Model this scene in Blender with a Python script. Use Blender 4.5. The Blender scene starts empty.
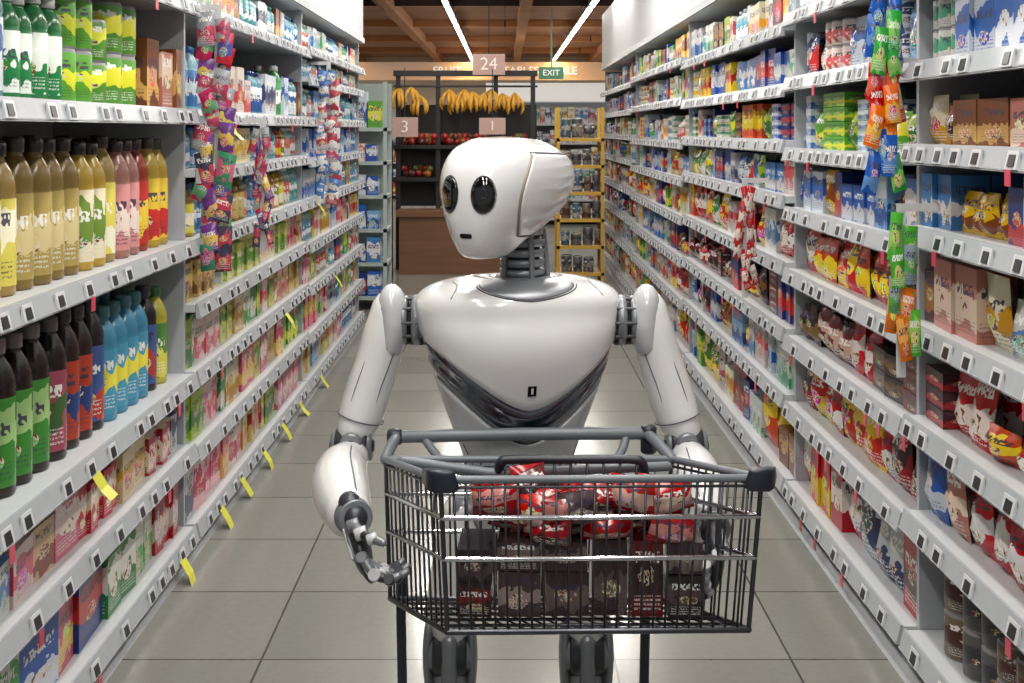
import bpy, math, random
from mathutils import Vector, Matrix
R = random.Random(7)
sc = bpy.context.scene

def lin(c):
    return tuple(((v/255)/12.92 if v/255 <= .04045 else ((v/255+.055)/1.055)**2.4) for v in c)

# ------------------------------------------------------------------ materials
def mat_basic(name, rgb, rough=.5, metal=0, coat=0, vary=.06, scale=30, emit=0, bump=0):
    m = bpy.data.materials.new(name); m.use_nodes = True
    nt = m.node_tree; b = nt.nodes['Principled BSDF']
    tc = nt.nodes.new('ShaderNodeTexCoord'); no = nt.nodes.new('ShaderNodeTexNoise')
    no.inputs['Scale'].default_value = scale
    nt.links.new(tc.outputs['Object'], no.inputs['Vector'])
    mr = nt.nodes.new('ShaderNodeMapRange')
    mr.inputs['To Min'].default_value = 1-vary; mr.inputs['To Max'].default_value = 1+vary
    nt.links.new(no.outputs['Fac'], mr.inputs['Value'])
    mx = nt.nodes.new('ShaderNodeVectorMath'); mx.operation = 'SCALE'
    mx.inputs[0].default_value = lin(rgb)
    nt.links.new(mr.outputs['Result'], mx.inputs['Scale'])
    nt.links.new(mx.outputs['Vector'], b.inputs['Base Color'])
    b.inputs['Roughness'].default_value = rough
    b.inputs['Metallic'].default_value = metal
    b.inputs['Coat Weight'].default_value = coat
    b.inputs['Coat Roughness'].default_value = .06
    if emit:
        b.inputs['Emission Color'].default_value = (1, .97, .92, 1)
        b.inputs['Emission Strength'].default_value = emit
    return m

def mat_print(name='printed_packaging', rough=.35):
    m = bpy.data.materials.new(name); m.use_nodes = True
    nt = m.node_tree; N = nt.nodes; L = nt.links; b = N['Principled BSDF']
    b.inputs['Roughness'].default_value = rough
    def math_(op, a, bb=None, c=None):
        n = N.new('ShaderNodeMath'); n.operation = op
        for i, v in enumerate((a, bb, c)):
            if v is None: continue
            if isinstance(v, (int, float)): n.inputs[i].default_value = v
            else: L.new(v, n.inputs[i])
        return n.outputs[0]
    def vec(x, y):
        c = N.new('ShaderNodeCombineXYZ'); L.new(x, c.inputs[0]); L.new(y, c.inputs[1]); return c.outputs[0]
    def noise(v, s, d=0.):
        n = N.new('ShaderNodeTexNoise'); n.inputs['Scale'].default_value = s; n.inputs['Detail'].default_value = d
        L.new(v, n.inputs['Vector']); return n
    uv = N.new('ShaderNodeUVMap'); uv.uv_map = 'UVMap'
    sp = N.new('ShaderNodeSeparateXYZ'); L.new(uv.outputs[0], sp.inputs[0])
    u, v = sp.outputs[0], sp.outputs[1]
    c1 = N.new('ShaderNodeAttribute'); c1.attribute_name = 'Col'
    c2 = N.new('ShaderNodeAttribute'); c2.attribute_name = 'Col2'
    r = c2.outputs['Alpha']
    valid = math_('GREATER_THAN', u, -.5)
    def mix(f, a, bcol):
        n = N.new('ShaderNodeMix'); n.data_type = 'RGBA'
        L.new(f, n.inputs['Factor'])
        for s, val in ((n.inputs['A'], a), (n.inputs['B'], bcol)):
            if isinstance(val, tuple): s.default_value = val
            else: L.new(val, s)
        return n.outputs['Result']
    P = vec(math_('ADD', u, math_('MULTIPLY', r, 37.)), math_('ADD', v, math_('MULTIPLY', r, 71.)))
    n1 = noise(P, 2.6, 1.5)
    edge = math_('ADD', v, math_('MULTIPLY', math_('SUBTRACT', n1.outputs['Fac'], .5), .9))
    lo = math_('MULTIPLY', math_('FRACT', math_('MULTIPLY', r, 5.7)), .5)
    band = math_('MULTIPLY', math_('GREATER_THAN', edge, lo), math_('LESS_THAN', edge, math_('ADD', lo, .38)))
    k = mix(math_('MULTIPLY', valid, band), c1.outputs['Color'], c2.outputs['Color'])
    hs = N.new('ShaderNodeHueSaturation'); L.new(c2.outputs['Color'], hs.inputs['Color']); L.new(math_('ADD', .35, math_('MULTIPLY', r, .3)), hs.inputs['Hue'])
    hs.inputs['Value'].default_value = 1.1; hs.inputs['Saturation'].default_value = 1.
    du = math_('SUBTRACT', u, math_('ADD', .42, math_('MULTIPLY', r, .16))); dv = math_('SUBTRACT', v, math_('ADD', .25, math_('MULTIPLY', math_('FRACT', math_('MULTIPLY', r, 3.1)), .3)))
    dist = math_('ADD', math_('MULTIPLY', du, du), math_('MULTIPLY', math_('MULTIPLY', dv, dv), math_('ADD', 2., math_('MULTIPLY', r, 5.))))
    dist = math_('ADD', dist, math_('MULTIPLY', math_('SUBTRACT', n1.outputs['Fac'], .5), .1))
    n3 = noise(P, 9., 2.)
    pic = mix(math_('GREATER_THAN', n3.outputs['Fac'], .5), hs.outputs['Color'], (.66, .58, .42, 1))
    pic = mix(math_('GREATER_THAN', n3.outputs['Fac'], .58), pic, (.16, .06, .03, 1))
    k = mix(math_('MULTIPLY', valid, math_('LESS_THAN', dist, .07)), k, pic)
    def letters(v0, hgt, uw, freq, off):
        inr = math_('MULTIPLY', math_('GREATER_THAN', v, v0), math_('LESS_THAN', v, math_('ADD', v0, hgt)))
        n2 = noise(vec(math_('MULTIPLY', u, freq), math_('ADD', math_('MULTIPLY', v, freq*.8), math_('MULTIPLY', r, 91.+off))), 1.0, 0)
        s = math_('GREATER_THAN', n2.outputs['Fac'], .49)
        return math_('MULTIPLY', math_('MULTIPLY', inr, s), math_('LESS_THAN', math_('ABSOLUTE', math_('SUBTRACT', u, .5)), uw))
    b0 = math_('ADD', .55, math_('MULTIPLY', math_('FRACT', math_('MULTIPLY', r, 9.1)), .2))
    tcol = mix(math_('GREATER_THAN', math_('FRACT', math_('MULTIPLY', r, 7.3)), .4), (.78, .78, .76, 1), (.05, .04, .08, 1))
    k = mix(math_('MULTIPLY', math_('MULTIPLY', valid, letters(b0, .15, .38, 15., 3.)), .95), k, tcol)
    small = math_('GREATER_THAN', math_('FRACT', math_('MULTIPLY', v, 17.)), .5)
    k = mix(math_('MULTIPLY', math_('MULTIPLY', math_('MULTIPLY', valid, small), letters(.08, .2, .42, 40., 11.)), .7), k, tcol)
    L.new(k, b.inputs['Base Color'])
    return m

M_PRINT = mat_print()
M_FILM = mat_print('printed_plastic_film', .2)
M_WHITE = mat_basic('shelf_white_metal', (178, 182, 185), .4)
M_RAIL = mat_basic('rail_grey_plastic', (164, 169, 174), .26)

# ------------------------------------------------------------------ mesh builder
class MB:
    def __init__(s):
        s.V = []; s.F = []; s.C = []; s.D = []; s.U = []; s.M = []; s.S = []
    def face(s, idx, col=(.8, .8, .8), col2=(.5, .5, .5, 0), uv=None, mat=0, smooth=False):
        s.F.append(idx); s.C.append(col); s.D.append(col2); s.U.append(uv); s.M.append(mat); s.S.append(smooth)
    def grid(s, rows, closed=True, mat=0, smooth=True, col=(.8,.8,.8), capstart=False, capend=False):
        base = len(s.V); n = len(rows[0])
        for r in rows: s.V.extend([tuple(p) for p in r])
        for i in range(len(rows)-1):
            for j in range(n if closed else n-1):
                k = (j+1) % n
                s.face((base+i*n+j, base+i*n+k, base+(i+1)*n+k, base+(i+1)*n+j), col, mat=mat, smooth=smooth)
        if capstart: s.face(tuple(base+j for j in range(n))[::-1], col, mat=mat)
        if capend: s.face(tuple(base+(len(rows)-1)*n+j for j in range(n)), col, mat=mat)
    def build(s, name, mats, parent=None, color=False):
        me = bpy.data.meshes.new(name)
        me.from_pydata(s.V, [], s.F)
        for m in mats: me.materials.append(m)
        me.polygons.foreach_set('material_index', s.M)
        me.polygons.foreach_set('use_smooth', s.S)
        if color:
            a = me.color_attributes.new('Col', 'FLOAT_COLOR', 'CORNER'); b = me.color_attributes.new('Col2', 'FLOAT_COLOR', 'CORNER')
            uvl = me.uv_layers.new(name='UVMap')
            ca = []; cb = []; uu = []
            for f, c, d, u in zip(s.F, s.C, s.D, s.U):
                for i in range(len(f)):
                    ca.extend((c[0], c[1], c[2], 1)); cb.extend(d)
                    if u is None: uu.extend((-1, -1))
                    else: uu.extend(u[i])
            a.data.foreach_set('color', ca); b.data.foreach_set('color', cb); uvl.data.foreach_set('uv', uu)
        me.update()
        ob = bpy.data.objects.new(name, me); sc.collection.objects.link(ob)
        if parent: ob.parent = parent
        return ob

def empty(name, loc=(0, 0, 0)):
    e = bpy.data.objects.new(name, None); sc.collection.objects.link(e); e.empty_display_size = .1
    return e

SQ = ((0, 0), (1, 0), (1, 1), (0, 1))
def ident(a, b, c): return (a, b, c)
def box(m, T, a0, a1, b0, b1, c0, c1, col, col2=None, r=0., printed=False, mat=0, tilt=0.):
    base = len(m.V)
    for c, t in ((c0, 0), (c1, tilt)):
        m.V += [T(a0, b0+t, c), T(a1, b0+t, c), T(a1, b1, c), T(a0, b1, c)]
    d = (*(col2 or col), r)
    uv = SQ if printed else None
    for f, p in (((0, 1, 5, 4), 1), ((1, 2, 6, 5), 1), ((2, 3, 7, 6), 0), ((3, 0, 4, 7), 1), ((4, 5, 6, 7), 0), ((3, 2, 1, 0), 0)):
        m.face(tuple(base+i for i in f), col, d, uv if p else None, mat)
def wbox(m, x0, x1, y0, y1, z0, z1, mat=0, col=(.8, .8, .8), **k):
    box(m, ident, x0, x1, y0, y1, z0, z1, col, mat=mat, **k)

def lathe(m, T, a, b, c, prof, n=10):
    base = len(m.V)
    for (r, z, *_ ) in prof:
        for j in range(n):
            t = 2*math.pi*j/n
            m.V.append(T(a+r*math.cos(t), b+r*math.sin(t), c+z))
    for i in range(len(prof)-1):
        col, col2, rr = prof[i][2], prof[i][3], prof[i][4]
        for j in range(n):
            k = (j+1) % n
            uv = None
            if col2 is not None:
                v0, v1 = prof[i][5], prof[i][6]
                u0 = ((j/n)*2+.5) % 1.0; u1 = u0+2/n
                uv = ((u0, v0), (u1, v0), (u1, v1), (u0, v1))
            m.face((base+i*n+j, base+i*n+k, base+(i+1)*n+k, base+(i+1)*n+j), col, (*(col2 or col), rr), uv, 0, True)
    m.face(tuple(base+(len(prof)-1)*n+j for j in range(n)), prof[-1][2], (0, 0, 0, 0), None, 0)

def bottle(m, T, a, b, c, w, h, body, lab, lab2, cap, r, n=10):
    q = w/2
    P = [(q*.86, 0, body, None, 0), (q, h*.02, body, None, 0), (q*.97, h*.05, body, None, 0), (q, h*.07, lab, lab2, r, 0, 1),
         (q, h*.63, body, None, 0), (q*.95, h*.645, body, None, 0), (q*.99, h*.68, body, None, 0), (q*.95, h*.74, body, None, 0), (q*.76, h*.81, body, None, 0), (q*.5, h*.87, body, None, 0), (q*.42, h*.895, body, None, 0),
         (q*.54, h*.90, cap, None, 0), (q*.54, h*.985, cap, None, 0), (q*.46, h, cap, None, 0)]
    lathe(m, T, a, b, c, P, n)
def can(m, T, a, b, c, w, h, col, col2, lid, r, n=12):
    q = w/2
    P = [(q*.93, 0, lid, None, 0), (q, h*.05, col, col2, r, 0, 1), (q, h*.93, lid, None, 0), (q*.94, h*.98, lid, None, 0), (q*.94, h, lid, None, 0), (q*.85, h*.97, lid, None, 0)]
    lathe(m, T, a, b, c, P, n)
def pouch(m, T, a, b, c, w, h, d, col, col2, r, nu=4, nv=6, lean=0.):
    for sgn in (-1, 1):
        base = len(m.V)
        for i in range(nv+1):
            v = i/nv
            th = d/2*min(1, (math.sin(math.pi*min(max(v, 0.02), .98))**.6)) * (1.15-.4*v)
            if v > .93 or v < .03: th = .002
            for j in range(nu+1):
                u = j/nu
                e = math.sin(math.pi*min(max(u, .0), 1))**.5 if 0 < j < nu else .05
                ww = w*(1-.06*math.sin(math.pi*v))
                crinkle = (R.random()-.5)*d*.22 if 0 < j < nu and 0 < i < nv else 0
                m.V.append(T(a+(u-.5)*ww, b+sgn*th*e+crinkle+lean*v, c+v*h))
        for i in range(nv):
            for j in range(nu):
                u0, u1, v0, v1 = j/nu, (j+1)/nu, i/nv, (i+1)/nv
                q = base+i*(nu+1)+j
                m.face((q, q+1, q+nu+2, q+nu+1), col, (*col2, r), ((u0, v0), (u1, v0), (u1, v1), (u0, v1)), 0, True)
def carton(m, T, a, b, c, w, h, d, col, col2, r):
    box(m, T, a-w/2, a+w/2, b, b+d, c, c+h*.82, col, col2, r, True)
    base = len(m.V)
    m.V += [T(a-w/2, b, c+h*.82), T(a+w/2, b, c+h*.82), T(a+w/2, b+d, c+h*.82), T(a-w/2, b+d, c+h*.82),
            T(a-w/2, b+d*.5, c+h*.95), T(a+w/2, b+d*.5, c+h*.95), T(a-w/2, b+d*.5, c+h), T(a+w/2, b+d*.5, c+h)]
    D = (*col2, r)
    for f in ((0, 1, 5, 4), (2, 3, 4, 5), (1, 2, 5), (3, 0, 4), (4, 5, 7, 6)):
        m.face(tuple(base+i for i in f), col2, D)

# ------------------------------------------------------------------ palettes (sRGB)
def L(*cs): return [lin(c) for c in cs]
PAL = {
 'tea': [(lin((150,125,70)), lin((215,205,95)), lin((235,232,205)), lin((35,32,36))), (lin((120,98,48)), lin((168,148,84)), lin((205,190,140)), lin((48,42,42))),
         (lin((170,140,50)), lin((225,215,185)), lin((110,140,60)), lin((38,34,38))), (lin((150,105,95)), lin((205,140,140)), lin((225,210,200)), lin((60,45,42))),
         (lin((140,50,32)), lin((185,50,45)), lin((225,190,60)), lin((48,34,34))), (lin((165,140,50)), lin((215,185,60)), lin((190,50,45)), lin((52,50,40)))],
 'cola': [(lin((34,22,20)), lin((58,128,50)), lin((150,185,120)), lin((120,105,110))), (lin((32,20,20)), lin((150,70,90)), lin((60,90,50)), lin((100,90,95))),
          (lin((38,25,22)), lin((165,60,40)), lin((40,60,110)), lin((50,40,50))), (lin((32,28,30)), lin((60,85,140)), lin((170,60,50)), lin((40,40,55)))],
 'greenb': [(lin((40,110,65)), lin((215,225,215)), lin((30,120,65)), lin((200,200,200))), (lin((60,130,80)), lin((60,135,75)), lin((210,220,210)), lin((210,210,210))),
            (lin((90,130,140)), lin((200,210,212)), lin((50,85,140)), lin((35,60,120)))],
 'water': [(lin((130,165,178)), lin((70,115,160)), lin((200,212,220)), lin((60,100,165))), (lin((145,172,176)), lin((95,145,170)), lin((210,216,220)), lin((200,205,210))),
           (lin((115,155,160)), lin((75,135,140)), lin((195,205,205)), lin((45,120,105))), (lin((135,160,156)), lin((175,95,80)), lin((200,200,200)), lin((205,205,205)))],
 'bpack': [(lin((60,130,160)), lin((70,145,175)), lin((215,205,70)), lin((60,110,120))), (lin((170,165,60)), lin((75,130,60)), lin((205,200,80)), lin((60,110,60)))],
}
PC = {
 'gold': [L((196,172,116),(146,112,56)), L((206,190,150),(186,146,60)), L((208,192,124),(160,58,48)), L((190,164,130),(118,60,42)), L((212,200,176),(186,126,138)), L((184,186,106),(96,134,58))],
 'pink': [L((204,110,130),(220,200,200)), L((190,84,104),(222,188,112)), L((212,158,164),(176,56,82)), L((208,188,184),(188,76,94)), L((170,54,64),(222,204,186))],
 'green': [L((84,142,54),(208,208,80)), L((50,120,62),(208,208,198)), L((138,162,54),(52,104,46)), L((200,200,188),(70,140,66))],
 'blue': [L((46,84,156),(200,206,216)), L((74,122,176),(210,208,212)), L((38,56,116),(180,58,58)), L((110,148,184),(36,76,138)), L((190,200,210),(56,94,164))],
 'red': [L((182,34,34),(224,192,70)), L((168,36,42),(214,202,196)), L((146,26,36),(54,28,30)), L((196,74,38),(226,196,74)), L((182,30,46),(210,210,210))],
 'yellow': [L((216,186,44),(180,50,38)), L((216,194,58),(66,112,46)), L((206,164,50),(120,64,28)), L((220,200,104),(186,58,84))],
 'brown': [L((108,66,42),(192,156,98)), L((92,50,44),(166,58,56)), L((142,100,76),(208,188,170)), L((166,112,102),(218,198,180)), L((70,46,44),(144,102,54))],
 'dark': [L((62,28,33),(150,42,48)), L((46,32,36),(114,86,48)), L((92,32,36),(178,150,138)), L((36,33,39),(146,34,42)), L((102,40,42),(50,32,34))],
 'pale': [L((200,200,200),(82,124,172)), L((206,196,190),(180,84,84)), L((192,196,190),(82,146,116)), L((182,188,194),(48,58,92)), L((204,200,176),(192,142,58))],
 'tin': [L((88,86,86),(50,50,56)), L((56,58,64),(128,118,102)), L((58,84,94),(150,150,150)), L((104,92,76),(76,40,34))],
}
PC['mixw'] = PC['gold']+PC['pink']+PC['pale']+PC['yellow']
PC['mixa'] = PC['red']+PC['yellow']+PC['blue']+PC['green']+PC['pale']+PC['brown']
PC['cool'] = PC['blue']+PC['pale']+PC['blue']+PC['green'][:2]

PB = {}
def pb(kind, side): return PB.setdefault((kind, side), MB())
def jit(c, a=.16, s=1.14):
    k = R.uniform(1-a, 1+a); g = sum(c)/3
    return tuple(max(0, min(1, (g+(v-g)*s)*k*R.uniform(.96, 1.04))) for v in c)

def fill(side, y0, y1, z, gap, specs, rows=2, xf=1.135):
    y = y0+.016
    while y < y1-.05:
        kind, w, h, d, pal, fac = R.choice(specs)
        w *= R.uniform(.85, 1.12); h = min(h*R.uniform(.80, 1.12), gap)
        nf = max(1, R.randint(*fac)-(1 if R.random() < .4 else 0))
        P = R.choice(PAL[pal] if kind in ('bottle', 'multi') else PC[pal])
        P = [jit(q) for q in P]
        r = R.random()
        m = pb(kind, side)
        for f in range(nf):
            if y+w > y1-.014:
                if y1-.014-y > .045 and kind in ('box', 'pouch'): w = y1-.014-y
                else: y = y1; break
            yc = y+w/2
            for row in range(rows):
                xo = xf+row*(d+.008)+R.uniform(0, .02)
                if xo+d > 1.58: break
                sk = R.uniform(-.09, .09)
                def T(a, b, c, s=side, xo=xo, sk=sk, yc=yc): return (s*(xo+b+(a-yc)*sk), a, c)
                if kind == 'bottle':
                    bottle(m, T, yc, w/2, z, w*.96, h, P[0], P[1], P[2], P[3], r, 12 if y < 4.5 else 8)
                elif kind == 'multi':
                    for i in range(2):
                        for j in range(2):
                            bottle(m, T, y+w*(.25+.5*i), w*(.25+.5*j), z, w*.48, h, P[0], P[1], P[2], P[3], r, 8)
                elif kind == 'box':
                    n = max(1, int(gap/(h+.002))) if h < .11 else 1
                    for q in range(n):
                        box(m, T, y+.002, y+w-.002, 0, d, z+q*h, z+(q+1)*h-.002, P[0], P[1], r, True)
                elif kind == 'carton':
                    carton(m, T, yc, 0, z, w*.96, h, d, P[0], P[1], r)
                elif kind == 'pouch':
                    pouch(m, T, yc+R.uniform(-.008, .008), d/2, z, w*1.06, h*R.uniform(.86, 1.03), d, P[0], P[1], r, lean=R.uniform(-.02, .03))
                elif kind == 'can':
                    n = max(1, int(gap/(h+.002)))
                    for q in range(min(n, 3)):
                        can(m, T, yc, w/2, z+q*h, w*.98, h, P[0], P[1], lin((130, 130, 132)), r)
            y += w
        y += R.uniform(.001, .008)

# ------------------------------------------------------------------ shelving
HB = mat_basic('header_board', (206, 209, 212), .5)
M_LAB = mat_print('label_plastic', .3)
def shelving(side, bays, name, ztop, base_z):
    e = empty(name)
    m = MB(); lab = MB()
    T = lambda a, b, c: (side*(1.1+b), a, c)
    y0, y1 = bays[0][0], bays[-1][1]
    g = lin((190, 192, 194))
    box(m, T, y0, y1, .50, .53, 0, ztop, g, mat=0)
    box(m, T, y0, y1, .03, .49, 0, base_z-.03, g, mat=0)
    box(m, T, y0, y1, .0, .495, 2.17, 2.80, g, mat=2)
    box(m, T, y0, y1, -.012, -.001, 2.17, 2.21, g, mat=1)
    for yy in [b[0] for b in bays]+[y1]:
        box(m, T, yy-.010, yy+.010, .035, .495, base_z-.02, 2.165, g, mat=1)
    for (a, b, zs) in bays:
        for z in zs:
            box(m, T, a+.012, b-.012, 0, .495, z-.028, z, g, mat=0)
            box(m, T, a+.012, b-.012, -.022, -.002, z-.050, z+.004, g, mat=1, tilt=.014)
            box(m, T, a+.012, b-.012, -.0235, -.0225, z-.046, z-.043, g, mat=0)
            y = a+.06+R.random()*.06
            while y < b-.09:
                w = .058; tt = .009
                box(lab, T, y, y+w, -.027, -.016, z-.044, z-.004, lin((196, 199, 202)), mat=0, tilt=tt)
                box(lab, T, y+.012, y+w-.014, -.0285, -.02, z-.038, z-.012, lin((34, 36, 42)), mat=0, tilt=tt*.8)
                if R.random() < .14:
                    cc = lin(R.choice([(180, 40, 60), (190, 60, 80), (200, 70, 90)]))
                    box(lab, T, y+.015, y+w-.015, -.032, -.030, z-.080, z-.044, cc)
                y += R.choice([.11, .13, .17, .2, .25])
    box(m, T, y0, y1, -.015, .025, 0, .035, g, mat=1, tilt=.02)
    m.build('frame_and_shelves', [M_WHITE, M_RAIL, HB], e)
    lab.build('electronic_price_labels', [M_LAB], e, color=True)

ZL = [.10, .39, .64, 1.11, 1.57, 1.95]
ZL2 = [.10, .37, .64, .88, 1.11, 1.36, 1.57, 1.95]
ZL3 = [.10, .35, .62, .86, 1.11, 1.34, 1.57, 1.80, 1.97]
LB = [(1.9, 4.25, ZL), (4.25, 6.7, ZL2), (6.7, 9.3, ZL3)]
ZR = [.13, .46, .72, .98, 1.24, 1.46, 1.68, 1.92]
ZR2 = [.13, .44, .70, .96, 1.20, 1.43, 1.70, 1.95]
RB = [(1.9, 3.3, ZR), (3.3, 4.7, ZR2), (4.7, 7.4, ZR), (7.4, 10.4, ZR2), (10.4, 13.6, ZR)]
shelving(-1, LB, 'supermarket_shelving', 2.9, .10)
shelving(1, RB, 'supermarket_shelving', 2.9, .13)

def gapof(zs, i): return (zs[i+1] if i+1 < len(zs) else 2.17)-zs[i]-.06

a, b, zs = LB[0]
fill(-1, a, b, .10, .22, [('box', .12, .20, .12, 'green', (1, 3)), ('box', .15, .19, .12, 'pink', (1, 2)), ('carton', .08, .2, .08, 'mixa', (2, 4)), ('box', .2, .16, .15, 'blue', (1, 1))])
fill(-1, a, b, .39, .18, [('box', .065, .165, .06, 'pink', (3, 6)), ('carton', .07, .17, .07, 'pink', (3, 5)), ('carton', .07, .17, .07, 'pale', (2, 4)), ('box', .13, .15, .09, 'gold', (1, 3)), ('box', .15, .15, .1, 'pink', (1, 2))], rows=3)
def run(side, z, y, kind, w, h, P, nf, rows=3, xf=1.145):
    m = pb(kind, side); r = R.random()
    for f in range(nf):
        hh = h*R.uniform(.985, 1.01)
        for row in range(rows):
            xo = xf+row*(w+.006)+R.uniform(0, .012)
            if xo+w > 1.6: break
            T = lambda a_, b_, c_, xo=xo: (side*(xo+b_), a_, c_)
            if kind == 'bottle': bottle(m, T, y+w/2, w/2, z, w*.97, hh, *P, r, 16)
            else:
                for i in range(2):
                    for j in range(2): bottle(m, T, y+w*(.25+.5*i), w*(.25+.5*j), z, w*.49, hh, *P, r, 12)
        y += w
    return y+R.uniform(.004, .02)
y = 1.95
y = run(-1, .64, y, 'bottle', .1, .36, PAL['cola'][1], 6)
y = run(-1, .64, y, 'bottle', .105, .37, PAL['cola'][0], 5)
y = run(-1, .64, y, 'bottle', .1, .37, PAL['cola'][1], 1)
y = run(-1, .64, y, 'bottle', .1, .375, PAL['cola'][2], 2)
y = run(-1, .64, y, 'bottle', .1, .385, PAL['cola'][3], 1)
y = run(-1, .64, y, 'multi', .2, .34, PAL['bpack'][0], 2, 2)
y = run(-1, .64, y, 'bottle', .095, .35, PAL['cola'][3], 1)
y = run(-1, .64, y, 'bottle', .095, .33, PAL['bpack'][1], 1)
fill(-1, y, 4.25, .64, .34, [('bottle', .09, .33, .09, 'cola', (1, 2)), ('bottle', .09, .3, .09, 'greenb', (1, 2))])
y = 1.95
for k, n in ((2, 3), (4, 3), (0, 3), (1, 4), (2, 2), (0, 1), (3, 2), (4, 1), (5, 2), (4, 1), (5, 2)):
    if y > 4.05: break
    y = run(-1, 1.11, y, 'bottle', .1, R.uniform(.355, .385), PAL['tea'][k], n)
y = 1.95
while y < 3.15: y = run(-1, 1.57, y, 'bottle', .08, R.uniform(.26, .31), R.choice(PAL['greenb']), 2)
fill(-1, y, 3.85, 1.57, .34, [('can', .13, .16, .13, 'green', (1, 2)), ('can', .12, .15, .12, 'green', (2, 3))])
fill(-1, 3.85, 4.25, 1.57, .3, [('box', .14, .24, .12, 'brown', (1, 2)), ('box', .12, .26, .12, 'dark', (1, 2))])
fill(-1, a, b, 1.95, .15, [('box', .14, .13, .1, 'brown', (1, 3)), ('box', .14, .13, .1, 'green', (1, 3))])
for bi, (a, b, zs) in enumerate(LB[1:]):
    for i, z in enumerate(zs):
        g = gapof(zs, i)
        if z > 1.5:
            sp = [('bottle', .075, .23, .075, 'greenb', (2, 4)), ('bottle', .07, .22, .07, 'water', (2, 5)), ('box', .12, .18, .1, 'pale', (1, 3)), ('box', .1, .2, .1, 'mixa', (1, 2))]
        elif z > 1.05:
            sp = [('bottle', .085, .22, .085, 'tea', (2, 3)), ('box', .13, .2, .12, 'gold', (1, 3)), ('bottle', .08, .24, .08, 'water', (2, 4))]
            if bi == 0 and z < 1.3: sp = [('bottle', .09, .3, .085, 'tea', (2, 3)), ('bottle', .08, .24, .08, 'water', (2, 3))]
        elif z > .8: sp = [('carton', .085, .22, .09, 'gold', (2, 5)), ('box', .16, .19, .12, 'gold', (1, 3)), ('box', .1, .19, .1, 'pink', (1, 2)), ('box', .1, .18, .1, 'yellow', (1, 2))]
        elif z > .5: sp = [('box', .14, .2, .12, 'gold', (1, 3)), ('carton', .085, .2, .09, 'pink', (2, 4)), ('box', .12, .19, .1, 'mixw', (2, 3)), ('box', .1, .2, .1, 'green', (1, 1))]
        else: sp = [('box', .14, .2, .12, 'pink', (1, 3)), ('box', .12, .2, .12, 'mixw', (1, 3)), ('carton', .09, .2, .09, 'green', (1, 3)), ('box', .1, .19, .1, 'gold', (1, 3))]
        if bi == 1: sp = sp+[('box', .13, .2, .1, 'cool', (2, 3)), ('bottle', .075, .2, .075, 'water', (3, 6))]*(1 if z < 1 else 2)
        fill(-1, a, b, z, g, sp)
for bi, (a, b, zs) in enumerate(RB):
    for i, z in enumerate(zs):
        g = gapof(zs, i)
        far = bi >= 2
        if i == 0: sp = [('can', .1, .08, .1, 'tin', (2, 3)), ('can', .13, .13, .13, 'tin', (1, 3)), ('can', .11, .11, .11, 'tin', (1, 3))] if bi == 0 else [('pouch', .15, .26, .07, 'yellow', (1, 3)), ('pouch', .17, .26, .08, 'red', (1, 3)), ('box', .15, .24, .1, 'red', (1, 3)), ('pouch', .15, .25, .07, 'pale', (1, 2))]
        elif i == 1: sp = [('pouch', .14, .2, .07, 'yellow', (2, 3)), ('pouch', .14, .2, .07, 'red', (1, 3)), ('pouch', .13, .2, .06, 'mixa', (1, 2)), ('pouch', .11, .17, .06, 'red', (1, 2))]
        elif i == 2: sp = [('pouch', .12, .16, .07, 'dark', (2, 4)), ('box', .15, .06, .1, 'dark', (1, 3)), ('pouch', .13, .17, .06, 'red', (1, 3)), ('pouch', .1, .12, .06, 'dark', (1, 3)), ('pouch', .15, .1, .08, 'red', (1, 3))]
        elif i == 3: sp = [('box', .13, .16, .1, 'brown', (2, 4)), ('box', .15, .17, .1, 'brown', (1, 3)), ('pouch', .13, .17, .06, 'brown', (1, 3)), ('pouch', .13, .16, .06, 'pale', (1, 2))] if bi == 0 else [('pouch', .13, .18, .06, 'green', (1, 3)), ('pouch', .13, .18, .06, 'red', (1, 3)), ('pouch', .13, .18, .06, 'red', (1, 2)), ('pouch', .13, .18, .06, 'yellow', (1, 3))]
        elif i == 4: sp = [('pouch', .09, .13, .05, 'yellow', (4, 7)), ('box', .12, .15, .1, 'blue', (1, 2))] if bi == 0 else [('pouch', .13, .16, .06, 'blue', (1, 3)), ('pouch', .13, .16, .06, 'yellow', (1, 3)), ('box', .13, .15, .08, 'blue', (1, 3)), ('pouch', .12, .16, .06, 'green', (1, 2))]
        elif i == 5: sp = [('box', .16, .13, .1, 'brown', (1, 2)), ('pouch', .14, .14, .06, 'pale', (1, 3)), ('box', .13, .14, .1, 'gold', (1, 2)), ('pouch', .12, .13, .05, 'red', (1, 2))] if bi == 0 else [('box', .13, .05, .1, 'cool', (1, 3)), ('pouch', .12, .14, .06, 'cool', (1, 3)), ('pouch', .12, .14, .06, 'green', (1, 2)), ('box', .15, .04, .1, 'mixa', (1, 2))]
        elif i == 6: sp = [('pouch', .13, .16, .05, 'cool', (1, 3)), ('box', .13, .16, .1, 'blue', (1, 3)), ('can', .08, .1, .08, 'pale', (2, 4))]
        else: sp = [('box', .13, .15, .1, 'pale', (1, 3)), ('bottle', .07, .15, .07, 'water', (2, 4)), ('box', .1, .16, .1, 'mixa', (1, 3))]
        if far: sp = sp+[('box', .12, .18, .1, 'cool', (1, 3)), ('box', .12, .18, .1, 'mixa', (1, 3)), ('box', .1, .17, .1, 'pale', (1, 3))]
        fill(1, a, b, z, g, sp)

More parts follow.
